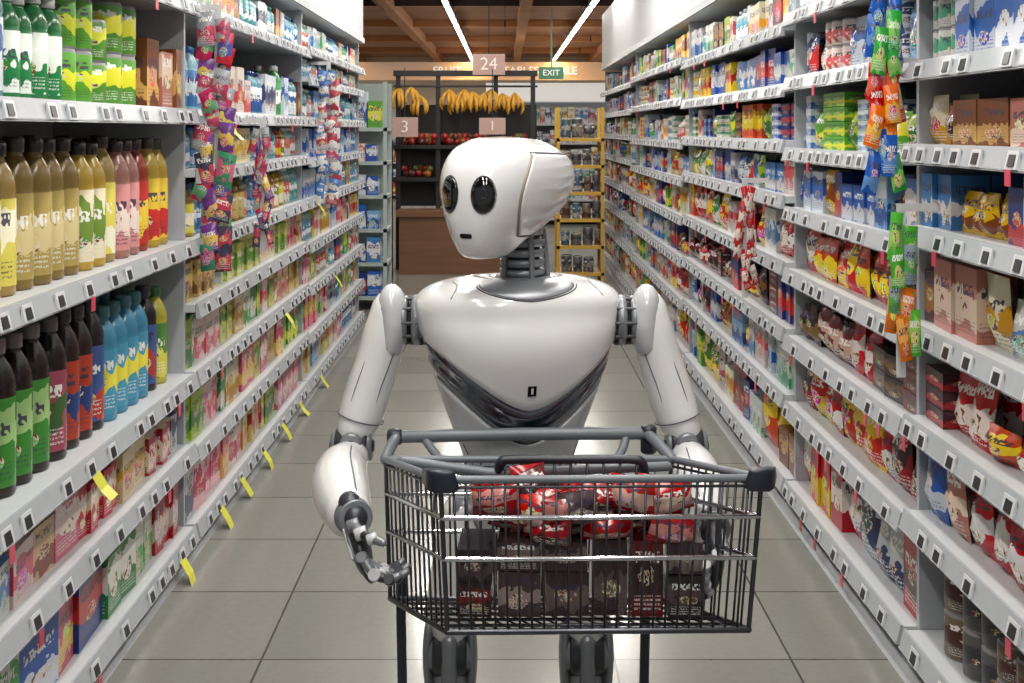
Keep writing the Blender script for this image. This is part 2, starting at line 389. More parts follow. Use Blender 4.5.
NM = {'bottle': 'bottled_drinks', 'multi': 'bottle_multipacks', 'box': 'packaged_goods_boxes', 'carton': 'drink_cartons', 'pouch': 'snack_bags', 'can': 'food_tins'}
for (k, s), m in PB.items():
    m.build(NM[k], [M_FILM if k in ('pouch', 'bottle', 'multi') else M_PRINT], color=True)

m = MB()
for (yy, zz) in [(3.15, .60), (4.0, .07), (4.55, .07), (4.9, .08), (5.35, .07), (5.8, .08), (6.3, .07), (7.0, .07), (4.3, 1.07), (4.7, 1.53), (5.9, .60), (7.6, .58), (6.9, 1.08)]:
    t = R.uniform(-.5, .5)
    base = len(m.V); w = .06; h = .07
    pts = [(-1.075, yy-w/2, zz), (-1.075, yy+w/2, zz), (-1.05-.02*t, yy+w/2+t*.04, zz-h*.6), (-1.03, yy+w/2+t*.06, zz-h), (-1.03, yy-w/2+t*.06, zz-h), (-1.05-.02*t, yy-w/2+t*.04, zz-h*.6)]
    m.V += pts; col = lin((200, 200, 70))
    m.face((base, base+1, base+2, base+5), col); m.face((base+5, base+2, base+3, base+4), col)
m.build('yellow_shelf_tabs', [M_LAB], color=True)

def strip(x, y, z1, z0, pals, wd=.085, ih=.1, side=-1, name='hanging_merchandise_strip', tw=.5, order=False):
    m = MB()
    T0 = lambda a, b, c: (x+a, y+b, c)
    box(m, T0, -.012, .012, .004, .008, z0, z1+.05, lin((190, 195, 195)))
    box(m, T0, min(0, side*.10), max(0, side*.10), .002, .01, z1+.03, z1+.05, lin((190, 190, 190)))
    z = z1-ih; n = 0
    while z > z0:
        for dx in (-wd*.4, wd*.4):
            P = pals[(n//3) % len(pals)] if order else R.choice(pals); ang = R.uniform(-tw, tw)
            n += 1
            ca, sa = math.cos(ang), math.sin(ang)
            ox, oz, oy = dx+R.uniform(-.012, .012), z+R.uniform(-.01, .01), -.012-R.random()*.03
            def T(a, b, c): 
                c2 = c-ih*.9
                return (x+ox+a*ca-c2*sa*.6, y+oy+b, oz+ih*.9+c2*ca+a*sa)
            pouch(m, T, 0, 0, 0, wd*R.uniform(.6, .9), ih*R.uniform(.9, 1.25), .025, jit(P[0]), P[1], R.random())
        z -= ih*.62
    m.build(name, [M_FILM], color=True)
multi = [L((180,50,90),(84,150,100)), L((60,130,96),(190,100,130)), L((175,50,58),(80,80,150)), L((110,66,135),(205,180,84)), L((150,154,158),(175,60,90)), L((60,62,80),(180,60,80))]
strip(-1.03, 4.3, 1.90, .95, multi, wd=.08)
strip(-1.0, 4.95, 1.5, 1.0, multi[2:], wd=.04)
strip(-1.03, 7.0, 1.85, 1.05, [L((160,66,74),(200,200,200)), L((76,108,160),(196,196,196)), L((170,170,170),(175,60,74))])
ct = [L((46,88,170),(90,140,200)), L((52,150,66),(130,190,90)), L((185,40,38),(215,90,60)), L((210,105,40),(225,170,70))]
strip(.99, 3.15, 1.86, 1.32, ct, wd=.048, ih=.10, side=1, tw=.35, order=True)
strip(1.025, 3.10, 1.26, .86, [L((78,160,60),(140,190,90)), L((130,145,150),(80,150,70)), L((205,110,45),(225,160,80))], wd=.045, ih=.10, side=1, tw=.25, order=True)
strip(1.045, 3.3, 1.98, 1.5, [L((170,56,58),(200,190,180)), L((60,90,160),(190,190,200)), L((175,60,90),(220,200,200))], wd=.045, side=1)
strip(1.0, 5.0, 1.25, .8, [L((165,50,50),(200,190,180)), L((190,180,170),(150,50,50))], wd=.04, side=1)

# ------------------------------------------------------------------ room
def mat_floor():
    m = bpy.data.materials.new('floor_tiles'); m.use_nodes = True
    nt = m.node_tree; N = nt.nodes; K = nt.links; b = N['Principled BSDF']
    tc = N.new('ShaderNodeTexCoord'); mp = N.new('ShaderNodeMapping'); mp.inputs['Location'].default_value = (.19, .1, 0)
    K.new(tc.outputs['Object'], mp.inputs[0])
    br = N.new('ShaderNodeTexBrick'); br.offset = 0; br.squash = 1
    br.inputs['Scale'].default_value = 1; br.inputs['Brick Width'].default_value = .5; br.inputs['Row Height'].default_value = .5
    br.inputs['Mortar Size'].default_value = .0035; br.inputs['Mortar Smooth'].default_value = .1
    br.inputs['Color1'].default_value = (*lin((122, 123, 117)), 1); br.inputs['Color2'].default_value = (*lin((133, 133, 127)), 1)
    br.inputs['Mortar'].default_value = (*lin((68, 68, 66)), 1)
    K.new(mp.outputs[0], br.inputs['Vector'])
    no = N.new('ShaderNodeTexNoise'); no.inputs['Scale'].default_value = 40; no.inputs['Detail'].default_value = 5
    K.new(tc.outputs['Object'], no.inputs['Vector'])
    n2 = N.new('ShaderNodeTexNoise'); n2.inputs['Scale'].default_value = 1.5
    K.new(tc.outputs['Object'], n2.inputs['Vector'])
    mx = N.new('ShaderNodeMix'); mx.data_type = 'RGBA'; mx.blend_type = 'MULTIPLY'; mx.inputs['Factor'].default_value = .18
    K.new(br.outputs['Color'], mx.inputs['A']); K.new(no.outputs['Fac'], mx.inputs['B'])
    K.new(mx.outputs['Result'], b.inputs['Base Color'])
    mr = N.new('ShaderNodeMapRange'); mr.inputs['To Min'].default_value = .13; mr.inputs['To Max'].default_value = .26
    K.new(n2.outputs['Fac'], mr.inputs['Value']); K.new(mr.outputs['Result'], b.inputs['Roughness'])
    return m
def mat_wood(name, c1, c2, plank=.22):
    m = bpy.data.materials.new(name); m.use_nodes = True
    nt = m.node_tree; N = nt.nodes; K = nt.links; b = N['Principled BSDF']
    tc = N.new('ShaderNodeTexCoord')
    br = N.new('ShaderNodeTexBrick'); br.inputs['Scale'].default_value = 1; br.inputs['Brick Width'].default_value = 3.; br.inputs['Row Height'].default_value = plank
    br.inputs['Mortar Size'].default_value = .012; br.inputs['Mortar'].default_value = (.03, .015, .01, 1)
    br.inputs['Color1'].default_value = (*lin(c1), 1); br.inputs['Color2'].default_value = (*lin(c2), 1)
    K.new(tc.outputs['Object'], br.inputs['Vector'])
    no = N.new('ShaderNodeTexNoise'); no.inputs['Scale'].default_value = 6
    mp = N.new('ShaderNodeMapping'); mp.inputs['Scale'].default_value = (.3, 4, 4); K.new(tc.outputs['Object'], mp.inputs[0]); K.new(mp.outputs[0], no.inputs['Vector'])
    mx = N.new('ShaderNodeMix'); mx.data_type = 'RGBA'; mx.blend_type = 'MULTIPLY'; mx.inputs['Factor'].default_value = .5
    K.new(br.outputs['Color'], mx.inputs['A']); K.new(no.outputs['Fac'], mx.inputs['B']); K.new(mx.outputs['Result'], b.inputs['Base Color'])
    b.inputs['Roughness'].default_value = .55
    return m
m = MB(); wbox(m, -6, 6, -2, 27, -.1, 0); m.build('floor', [mat_floor()])
m = MB(); wbox(m, -6, 6, -2, 27, 3.15, 3.25); m.build('ceiling', [mat_wood('ceiling_wood', (190, 130, 84), (166, 110, 70), .16)])
WALL = mat_basic('wall_paint', (186, 172, 152), .7)
m = MB(); wbox(m, -6, 6, 27, 27.1, 0, 3.15); m.build('wall_back', [WALL])
m = MB(); wbox(m, -6.1, -6, -2, 27, 0, 3.15); m.build('wall_left', [WALL])
m = MB(); wbox(m, 6, 6.1, -2, 27, 0, 3.15); m.build('wall_right', [WALL])
WB = mat_wood('beam_wood', (215, 148, 90), (200, 134, 80), 5)
m = MB()
for x in (-3.2, -1.45, .25, 1.9): wbox(m, x-.07, x+.07, 9, 27, 2.98, 3.149)
for y in (15, 18, 21, 24): wbox(m, -6, 6, y, y+.12, 3.05, 3.149)
m.build('ceiling_beams', [WB])
ML = mat_basic('lamp_tube', (255, 250, 240), .5, emit=10)
for x in (-.69, 1.03):
    m = MB()
    for y in (10, 12.2, 14.4, 16.6, 18.8, 21, 23.2): 
        wbox(m, x-.022, x+.022, y, y+2.0, 2.95, 2.98)
        wbox(m, x-.035, x+.035, y, y+2.0, 2.98, 3.01, mat=1)
        wbox(m, x-.01, x+.01, y+.3, y+.32, 3.01, 3.15, mat=1); wbox(m, x-.01, x+.01, y+1.7, y+1.72, 3.01, 3.15, mat=1)
    m.build('ceiling_strip_light', [ML, M_RAIL])

def area(name, loc, sx, sy, power, col=(1, .96, .90)):
    l = bpy.data.lights.new(name, 'AREA'); l.shape = 'RECTANGLE'; l.size = sx; l.size_y = sy; l.energy = power; l.color = col
    o = bpy.data.objects.new(name, l); o.location = loc; sc.collection.objects.link(o); return o
for y in (-.6, 1.6, 3.8, 6.0, 8.2): 
    for x in (-.45, .45): area('ceiling_lamp', (x, y, 3.05), .14, 1.6, 31)
for y in (11.2, 15.6, 19.8, 24.2):
    for x in (-.69, 1.03): area('ceiling_lamp', (x, y, 2.945), .05, 2, 34)
for y in (14, 19, 24):
    for x in (-3.9, 3.9): area('ceiling_lamp', (x, y, 3.1), .5, 2, 80)

w = bpy.data.worlds.new('World'); sc.world = w; w.use_nodes = True
bg = w.node_tree.nodes['Background']; bg.inputs[0].default_value = (.97, .98, 1, 1); bg.inputs[1].default_value = .26

# ------------------------------------------------------------------ back of the store
BLACK = mat_basic('black_metal', (28, 27, 28), .5)
BROWN = mat_wood('counter_wood', (132, 92, 62), (112, 76, 52), .35)
YEL = mat_basic('yellow_paint', (190, 150, 50), .45)
PINK = mat_basic('price_board', (178, 148, 138), .6)
TXT = mat_basic('price_ink', (235, 225, 215), .6)
ORG = mat_basic('orange_fascia', (222, 160, 80), .6, emit=.12)
WHT = mat_basic('fascia_white', (228, 230, 228), .5, emit=.25)
def text(body, size, loc, parent, mat):
    c = bpy.data.curves.new('lettering', 'FONT'); c.body = body; c.size = size; c.extrude = .003; c.align_x = 'CENTER'; c.align_y = 'CENTER'
    o = bpy.data.objects.new('lettering', c); c.materials.append(mat); o.rotation_euler = (math.pi/2, 0, 0); o.location = loc; sc.collection.objects.link(o); o.parent = parent

def rack(name, x0, x1, y0, y1, zs, top, fm, pal, post=.03, backp=True, kinds=('box',)):
    m = MB()
    for x in (x0, x1-post):
        for y in (y0, y1-post): wbox(m, x, x+post, y, y+post, 0, top)
    for z in zs: wbox(m, x0, x1, y0, y1, z-.03, z)
    if backp: wbox(m, x0, x1, y1-.02, y1, 0, top)
    e = empty(name); m.build('frame', [fm], e)
    p = MB()
    for i, z in enumerate(zs):
        g = (zs[i+1] if i+1 < len(zs) else top)-z-.07
        x = x0+post+.01
        while x < x1-post-.06:
            P = R.choice(PC[pal]); w = R.uniform(.07, .12); h = g*R.uniform(.6, 1)
            w = min(w, x1-post-x)
            T = lambda a, b, c: (a, y0+.02+b, c)
            if R.choice(kinds) == 'box': box(p, T, x, x+w*.95, 0, .15, z, z+h, jit(P[0]), P[1], R.random(), True)
            else: can(p, T, x+w/2, w/2, z, w*.9, min(h, .2), jit(P[0]), P[1], lin((150, 150, 150)), R.random())
            x += w+.004
    p.build('goods', [M_PRINT], e, color=True)
    return e
rack('endcap_display_rack', -1.30, -.98, 9.95, 10.4, [.12, .4, .68, .96, 1.24, 1.52], 1.9, mat_basic('rack_pale', (160, 172, 168), .5), 'cool')
rack('snack_display_rack', -1.42, -1.12, 11.6, 12.0, [.15, .4, .65, .9, 1.15], 1.4, BLACK, 'red')
rack('yellow_glassware_rack', .50, .96, 11.6, 12.1, [.12, .38, .64, .90, 1.16, 1.42], 1.72, YEL, 'tin', kinds=('can',), backp=False)
rack('back_wall_shelving', -5.5, 5.5, 26.2, 26.8, [.1, .45, .8, 1.15, 1.5], 1.9, M_WHITE, 'mixa')
e = rack('chilled_display_shelving', -.2, 2.6, 19.0, 19.6, [.1, .4, .7, 1.0, 1.3, 1.6], 1.95, M_WHITE, 'pale')
m = MB(); wbox(m, -.3, 2.7, 18.85, 19.0, 1.95, 2.24); wbox(m, -.3, 2.7, 19.0, 19.6, 1.95, 2.0); m.build('illuminated_fascia', [WHT], e)
e = empty('orange_wall_sign'); m = MB(); wbox(m, -3.2, 3.2, 24, 24.1, 2.50, 2.86); wbox(m, -3, -2.95, 24.02, 24.08, 2.86, 3.05); wbox(m, 2.95, 3, 24.02, 24.08, 2.86, 3.05); m.build('panel', [ORG], e)
text('FRUIT     VEGETABLES     SALE', .22, (0, 23.97, 2.68), e, mat_basic('sign_letters', (240, 235, 225), .5, emit=.4))
e = empty('exit_sign'); m = MB(); wbox(m, .45, .78, 16, 16.04, 2.18, 2.34); wbox(m, .61, .63, 16.01, 16.03, 2.34, 3.15); m.build('panel', [mat_basic('exit_green', (30, 110, 74), .5, emit=.05)], e)
text('EXIT', .11, (.615, 15.98, 2.26), e, WHT)
for (bdy, x, y, z, ww, hh) in (('24', -.17, 12.6, 2.19, .34, .22), ('3', -1.02, 12.2, 1.53, .27, .2), ('1', -.13, 12.3, 1.54, .27, .17)):
    e = empty('hanging_price_board'); m = MB(); wbox(m, x-ww/2, x+ww/2, y, y+.015, z-hh/2, z+hh/2)
    wbox(m, x-.005, x+.005, y+.004, y+.012, z+hh/2, 3.15 if z > 2 else z+hh/2+.5, mat=1)
    m.build('board', [PINK, BLACK], e); text(bdy, hh*.85, (x, y-.005, z), e, TXT)
e = empty('banana_display_stand'); m = MB()
for x in (-1.15, -.72, -.1, .3):
    wbox(m, x-.025, x+.025, 12.9, 12.95, 0, 2.12)
wbox(m, -1.2, .35, 12.88, 12.96, 2.08, 2.14); wbox(m, -1.2, .35, 12.88, 12.96, 1.96, 1.98)
wbox(m, -1.2, .35, 13.3, 13.35, .66, 1.78)
for z in (.95, 1.3): wbox(m, -1.2, .35, 12.85, 13.3, z, z+.04)
m.build('frame', [BLACK], e)
m = MB(); wbox(m, -1.10, .3, 12.45, 12.84, 0, .60); wbox(m, -1.13, .33, 12.42, 12.86, .60, .66); m.build('counter', [BROWN], e)
m = MB()
for i in range(150):
    x = R.uniform(-1.1, .25); z = R.choice([.99, 1.34, 1.34]); y = R.uniform(12.9, 13.2)
    c = lin(R.choice([(140, 40, 30), (80, 84, 34), (90, 44, 40), (150, 84, 30), (150, 30, 34)]))
    lathe(m, ident, x, y, z+R.choice([0, 0, .05]), [(.01, 0, c, None, 0), (.035, .02, c, None, 0), (.04, .04, c, None, 0), (.03, .065, c, None, 0), (.008, .078, c, None, 0)], 8)
m.build('loose_fruit', [M_PRINT], e, color=True)

def frames(pts):
    n = len(pts); T = []
    for i in range(n):
        a = pts[max(0, i-1)]; b_ = pts[min(n-1, i+1)]; d = (b_-a)
        T.append(d.normalized() if d.length > 1e-9 else Vector((0, 0, 1)))
    return T
def tube(m, pts, rad, n=8, mat=0, ref=None, caps='round', col=(.8, .8, .8), expo=2.0):
    pts = [Vector(p) for p in pts]
    if not isinstance(rad, (list, tuple)): rad = [(rad, rad)]*len(pts)
    rad = [(r, r) if not isinstance(r, (tuple, list)) else r for r in rad]
    T = frames(pts)
    if caps == 'round':
        pre = [(pts[0]-T[0]*max(rad[0])*math.sin(a), tuple(q*math.cos(a) for q in rad[0]), T[0]) for a in (1.5, 1.2, .8, .4)]
        post = [(pts[-1]+T[-1]*max(rad[-1])*math.sin(a), tuple(q*math.cos(a) for q in rad[-1]), T[-1]) for a in (.4, .8, 1.2, 1.5)]
        seq = pre+list(zip(pts, rad, T))+post
    else: seq = list(zip(pts, rad, T))
    r0 = Vector(ref) if ref else (Vector((1, 0, 0)) if abs(T[0].x) < .8 else Vector((0, 1, 0)))
    rows = []; u = None
    for p, r, t in seq:
        base = r0 if (ref or u is None) else u
        u = (base-t*base.dot(t))
        if u.length < 1e-4: u = t.orthogonal()
        u.normalize(); v = t.cross(u)
        row = []
        for j in range(n):
            a = 2*math.pi*j/n; ca, sa = math.cos(a), math.sin(a)
            cx = math.copysign(abs(ca)**(2/expo), ca); sx = math.copysign(abs(sa)**(2/expo), sa)
            row.append(p+u*r[0]*cx+v*r[1]*sx)
        rows.append(row)
    m.grid(rows, True, mat, True, col, True, True)
def cr(keys, n=6):
    out = []
    K = [keys[0]]+list(keys)+[keys[-1]]
    for i in range(1, len(K)-2):
        for k in range(n):
            t = k/n
            out.append(tuple(.5*((2*b)+(-a+c)*t+(2*a-5*b+4*c-d)*t*t+(-a+3*b-3*c+d)*t**3) for a, b, c, d in zip(K[i-1], K[i], K[i+1], K[i+2])))
    out.append(tuple(keys[-1])); return out
def limb(m, keys, mat=0, n=20, ref=(1, 0, 0), caps='round', k=6, expo=2.0):
    S = cr(keys, k); tube(m, [s[:3] for s in S], [(s[3], s[4]) for s in S], n, mat, ref, caps, expo=expo)

m = MB()
for i in range(13):
    x = -1.12+i*.10+R.uniform(-.03, .03)
    if -.90 < x < -.72: continue
    zt = 1.94+R.uniform(-.07, .03)
    for j in range(5):
        a0 = (j-2)*.6+R.uniform(-.3, .3)
        L_ = R.uniform(.16, .23)
        pts = []; rad = []
        for k in range(7):
            t = k/6
            out = math.sin(t*2.3)*.08
            pts.append((x+math.sin(a0)*out*1.2, 12.86-math.cos(a0)*out, zt-t*L_)); rad.append(.006+.016*math.sin(math.pi*min(1, t*.9+.08)))
        tube(m, pts, rad, 7, col=lin((225, 175, 40)), caps='flat')
m.build('hanging_bananas', [mat_basic('banana_skin', (204, 150, 44), .5, vary=.25)])

# ------------------------------------------------------------------ ROBOT
RW = mat_basic('robot_white_shell', (220, 221, 222), .2, coat=.8, vary=.012)
RG = mat_basic('robot_grey_joint', (128, 132, 137), .34, metal=.4, vary=.05)
RD = mat_basic('robot_dark_metal', (62, 64, 69), .36, metal=.5, vary=.1)
RC = mat_basic('robot_dark_chrome', (122, 124, 130), .12, metal=1.0, vary=.05, scale=6)
RB_ = mat_basic('robot_gloss_black', (7, 8, 10), .05, coat=1)
RGO = mat_basic('robot_seam_beige', (140, 132, 114), .4, metal=.3)
RS = mat_basic('robot_seam_dark', (70, 72, 76), .5)  # dark grey for panel seam lines, eye rims and shoulder rods
RLG = mat_basic('robot_light_grey_shell', (186, 189, 192), .24, coat=.6, vary=.02)
RM = [RW, RG, RD, RC, RB_, RGO, RS, RLG]
robot = empty('humanoid_robot')
RX, RY = .027, 2.5
YAW = math.radians(11)
def lerp_tab(tab, z):
    if z <= tab[0][0]: return tab[0][1:]
    for i in range(len(tab)-1):
        if z <= tab[i+1][0]:
            t = (z-tab[i][0])/(tab[i+1][0]-tab[i][0])
            p0 = tab[max(0, i-1)]; p1 = tab[i]; p2 = tab[i+1]; p3 = tab[min(len(tab)-1, i+2)]
            out = []
            for q in range(1, len(p1)):
                m1 = (p2[q]-p0[q])/(p2[0]-p0[0]); m2 = (p3[q]-p1[q])/(p3[0]-p1[0]); h = p2[0]-p1[0]
                out.append((2*t**3-3*t*t+1)*p1[q]+(t**3-2*t*t+t)*h*m1+(-2*t**3+3*t*t)*p2[q]+(t**3-t*t)*h*m2)
            return tuple(out)
    return tab[-1][1:]
TT = [(.74, .100, .085, .085), (.80, .104, .082, .085), (.85, .120, .090, .09), (.90, .140, .102, .095), (.95, .158, .118, .10), (1.0, .174, .134, .105),
      (1.05, .189, .146, .11), (1.09, .202, .146, .112), (1.13, .210, .134, .11)]
Z1, ZH = 1.13, .066
def torso(th, z, off=0):
    if z <= Z1: a, bf, bb = lerp_tab(TT, z)
    else:
        a, bf, bb = TT[-1][1:]
        q = max(0, 1-((z-Z1)/ZH)**2.6)**(1/2.6)
        a *= q; bf = bf*q; bb *= q
        a = max(a, .001); bf = max(bf, .001); bb = max(bb, .001)
    s, c = math.sin(th), math.cos(th); n = 2.4
    x = (a+off)*math.copysign(abs(s)**(2/n), s)
    b_ = (bf if c > 0 else bb)+off
    y = -b_*math.copysign(abs(c)**(2/n), c)
    zz = z+(off*.8 if z > Z1 else 0)
    X = x*math.cos(YAW)-y*math.sin(YAW); Y = x*math.sin(YAW)+y*math.cos(YAW)
    return Vector((RX+X, RY+Y, zz))
def patch(m, fn, ths, lo, hi, nz, off, mat, skirt=.006, topdense=False, closed=False):
    rows = []
    def lv(k): 
        t = k/nz
        return 1-(1-t)**2 if topdense else t
    rows.append([fn(t, lo(t), off-skirt) for t in ths])
    rows.append([fn(t, lo(t)+.0005, off-skirt*.3) for t in ths])
    for k in range(nz+1):
        rows.append([fn(t, lo(t)+.002+(hi(t)-lo(t)-.002)*lv(k), off) for t in ths])
    rows.append([fn(t, hi(t)+.0015, off-skirt*.3) for t in ths])
    rows.append([fn(t, hi(t)+.0015, off-skirt) for t in ths])
    m.grid(rows, closed, mat, True)
N_ = 96
full = [2*math.pi*i/N_ for i in range(N_)]
def ax(th): return min(1, abs(math.sin(th))**(.8)) if math.cos(th) > 0 else 1
plo = lambda t: .940+.135*ax(t)**1.7
ahi = lambda t: .866+.128*ax(t)**1.9
m = MB()
patch(m, torso, full, lambda t: .74, lambda t: 1.18, 40, -.006, 3, 0, True, True)
rows = []
for k in range(15):
    s = k/14
    fold = .012*math.sin(math.pi*s)**.7-.004*math.exp(-((s-.6)/.12)**2)
    rows.append([torso(t, ahi(t)*(1-s)+plo(t)*s, -.006+fold) for t in full])
m.grid(rows, True, 3, True)
m.build('chrome_core', RM, robot)
m = MB()
patch(m, torso, full, plo, lambda t: Z1+ZH-.003, 26, .006, 0, .014, True, True)
m.build('chest_plate', RM, robot)
m = MB()
patch(m, torso, full, lambda t: .79, ahi, 16, .003, 7, .010, False, True)
m.build('abdomen_shell', RM, robot)
m = MB()
ths = [-.62+1.24*i/30 for i in range(31)]
patch(m, torso, ths, lambda t: 1.158+.026*(abs(t)/.62)**1.2, lambda t: 1.1915, 8, .0075, 1, .003, True, False)
tube(m, [torso(t, 1.1565+.026*(abs(t)/.62)**1.2, .0066) for t in ths], .0014, 5, 6, caps='flat')
for sg in (-1, 1):
    tube(m, [torso(sg*t, z, .0065) for t, z in ((1.3, 1.186), (1.0, 1.183), (.85, 1.175), (.8, 1.16))], .0011, 5, 6, caps='flat')
    tube(m, [torso(sg*(1.05+.02*i), .80+.007*i, .0035) for i in range(10)], .0012, 5, 6, caps='flat')
for (dx, dz, mt, o) in ((.0085, .0105, 4, .0095), (.0022, .006, 0, .0115)):
    base = len(m.V)
    p = [torso(0, .985+zz, o)+Vector((s*dx, s*dx*math.sin(YAW), 0)) for zz in (-dz, dz) for s in (-1, 1)]
    q = [v+Vector((0, .01, 0)) for v in p]
    m.V += [tuple(v) for v in p+q]
    for f in ((0, 1, 3, 2), (0, 4, 5, 1), (1, 5, 7, 3), (3, 7, 6, 2), (2, 6, 4, 0)): m.face(tuple(base+i for i in f), mat=mt)
m.build('collar_seams_and_logo', RM, robot)
m = MB()
nx, ny = .036, 2.5
def ringstack(m, cx, cy, L_, n=32):
    rows = [[(cx+r*math.cos(2*math.pi*j/n), cy+r2*math.sin(2*math.pi*j/n), z) for j in range(n)] for (z, r, r2, mt) in L_]
    base = len(m.V)
    for rr in rows: m.V.extend(rr)
    for i in range(len(rows)-1):
        for j in range(n):
            k = (j+1) % n
            m.face((base+i*n+j, base+i*n+k, base+(i+1)*n+k, base+(i+1)*n+j), mat=L_[i][3], smooth=True)
ringstack(m, nx, ny, [(1.165, .088, .075, 6), (1.190, .088, .074, 2), (1.196, .083, .070, 1), (1.197, .070, .062, 6), (1.188, .064, .058, 2), (1.192, .058, .054, 1), (1.198, .056, .052, 2), (1.199, .04, .04, 2)])
st = [(1.18, .046, .046, 2)]
z = 1.196
for i in range(4):
    st += [(z, .037, .037, 2), (z+.001, .046, .046, 1), (z+.015, .047, .047, 1), (z+.0155, .037, .037, 2)]
    z += .021
st += [(z, .038, .038, 2), (z+.004, .044, .044, 1), (z+.03, .045, .045, 1), (z+.04, .048, .048, 2), (z+.08, .045, .045, 2)]
ringstack(m, nx, ny, st)
for a in (-2.4, -1.2, .2, 1.2, 2.4):
    x, y = nx+.055*math.cos(a), ny+.050*math.sin(a)
    tube(m, [(x, y, 1.185), (nx+.045*math.cos(a), ny+.045*math.sin(a), 1.29)], .006, 8, 1)
m.build('neck', RM, robot)
# head
HC = Vector((-.019, 2.415, 1.375)); hy = math.radians(26); hp = math.radians(-2)
FW = Vector((-math.sin(hy), -math.cos(hy), 0)); SD = Vector((math.cos(hy), -math.sin(hy), 0)); UP = Vector((0, 0, 1))
HT = [(-.129, .086, .040, .020), (-.1265, .097, .012, .034), (-.118, .108, -.016, .046), (-.100, .119, -.062, .059), (-.075, .127, -.122, .074), (-.05, .131, -.188, .088),
      (-.02, .133, -.243, .100), (.015, .132, -.275, .107), (.045, .124, -.280, .106), (.068, .109, -.264, .099), (.086, .088, -.236, .087), (.100, .058, -.198, .069), (.109, .020, -.155, .046), (.1125, -.025, -.11, .014)]
def hn(c): 
    t = .5+.5*max(-1, min(1, c*3)); return 2.15+(2.85-2.15)*t
def hyc(yf, yb):
    yc = (yf+yb)/2*.55
    return max(min(yc, yf-.012), yb+.012)
def taper(y): return 1-.16*max(0, min(1, (y+.04)/.17))**1.3
def head(ph, z, off=0):
    yf, yb, w_ = lerp_tab(HT, z); yc = hyc(yf, yb)
    c, s = math.cos(ph), math.sin(ph); n = hn(c)
    x = (w_+off)*math.copysign(abs(s)**(2/n), s)
    y = yc+((yf-yc) if c > 0 else (yc-yb))*math.copysign(abs(c)**(2/n), c)+off*c
    x *= taper(y)
    v = Matrix.Rotation(hp, 3, SD) @ (FW*y+SD*x+UP*z)
    return HC+v
def head_y(ph, z):
    yf, yb, w_ = lerp_tab(HT, z); yc = hyc(yf, yb)
    c = math.cos(ph)
    return yc+((yf-yc) if c > 0 else (yc-yb))*math.copysign(abs(c)**(2/hn(c)), c)
def head_phi(z, ys):
    lo_, hi_ = 0.0, math.pi
    for _ in range(30):
        md = (lo_+hi_)/2
        if head_y(md, z) > ys: lo_ = md
        else: hi_ = md
    return (lo_+hi_)/2
m = MB()
zs = [-.129+.2415*(0.5-0.5*math.cos(math.pi*i/44)) for i in range(45)]
phs = [2*math.pi*j/96 for j in range(96)]
rows = [[head(p, z) for p in phs] for z in zs]
m.grid(rows, True, 0, True, capstart=True, capend=True)
m.build('head_shell', RM, robot)
m = MB()
seam = lambda z: .062-6.0*(z+.01)**2
rows = []
zz = [-.084+.162*i/28 for i in range(29)]
for idx, z in enumerate([zz[0]]+zz+[zz[-1]]):
    edge = idx in (0, 30)
    p0 = head_phi(z, seam(z))
    ph = [p0+(2*math.pi-2*p0)*j/80 for j in range(81)]
    row = [head(ph[0], z, -.003)]+[head(p, z, (-.003 if edge else .0042)) for p in ph]+[head(ph[-1], z, -.003)]
    rows.append(row)
m.grid(rows, False, 0, True)
m.build('rear_head_shell', RM, robot)
m = MB()
for sg in (1, -1):
    tube(m, [head(sg*head_phi(z, seam(z)+.003), z, .0018) for z in zz], .0028, 6, 5, caps='flat')
for zt in (zz[-1]+.002, zz[0]-.002):
    p0 = head_phi(zt, .022)
    tube(m, [head(p0+(2*math.pi-2*p0)*j/80, zt, .001) for j in range(81)], .0014, 5, 6, caps='flat')
m.build('head_seams', RM, robot)
def surf_front(xs, z):
    lo_, hi_ = 0., math.pi/2
    yf, yb, w_ = lerp_tab(HT, z)
    for _ in range(30):
        md = (lo_+hi_)/2
        if w_*taper(head_y(md, z))*abs(math.sin(md))**(2/hn(math.cos(md))) < abs(xs): lo_ = md
        else: hi_ = md
    return math.copysign(lo_, xs)
m = MB()
for xs in (-.036, .036):
    rings = [(1.0, -.002), (1.0, .0012), (.93, .0028), (.75, .004), (.5, .0048), (.2, .0052), (.02, .0053)]
    rows = []
    for k, o in rings:
        row = []
        for j in range(36):
            a = 2*math.pi*j/36
            x = xs+.0210*k*math.cos(a); z = -.003+.0350*k*math.sin(a)
            row.append(head(surf_front(x, z), z, o))
        rows.append(row)
    m.grid(rows, True, 4, True)
    row = []
    for j in range(25):
        a = 2*math.pi*j/24
        row.append(head(surf_front(xs+.0222*math.cos(a), -.003+.0363*math.sin(a)), -.003+.0363*math.sin(a), .0008))
    tube(m, row, .0009, 5, 6, caps='flat')
    row = []
    for j in range(17):
        a = 2*math.pi*j/16
        row.append(head(surf_front(xs+.002+.006*math.cos(a), -.001+.009*math.sin(a)), -.001+.009*math.sin(a), .0053))
    tube(m, row, .0006, 5, 2, caps='flat')
m.build('eyes', RM, robot)
m = MB()
rows = []
for k, o in ((1, -.002), (1, .001), (.7, .0014), (.02, .0012)):
    rows.append([head(surf_front(.0+.0125*k*math.copysign(abs(math.cos(a))**.4, math.cos(a)), -.083+.0048*k*math.copysign(abs(math.sin(a))**.4, math.sin(a))), -.083+.0048*k*math.copysign(abs(math.sin(a))**.4, math.sin(a)), o) for a in [2*math.pi*j/24+.01 for j in range(24)]])
m.grid(rows, True, 4, False)
m.build('mouth', RM, robot)

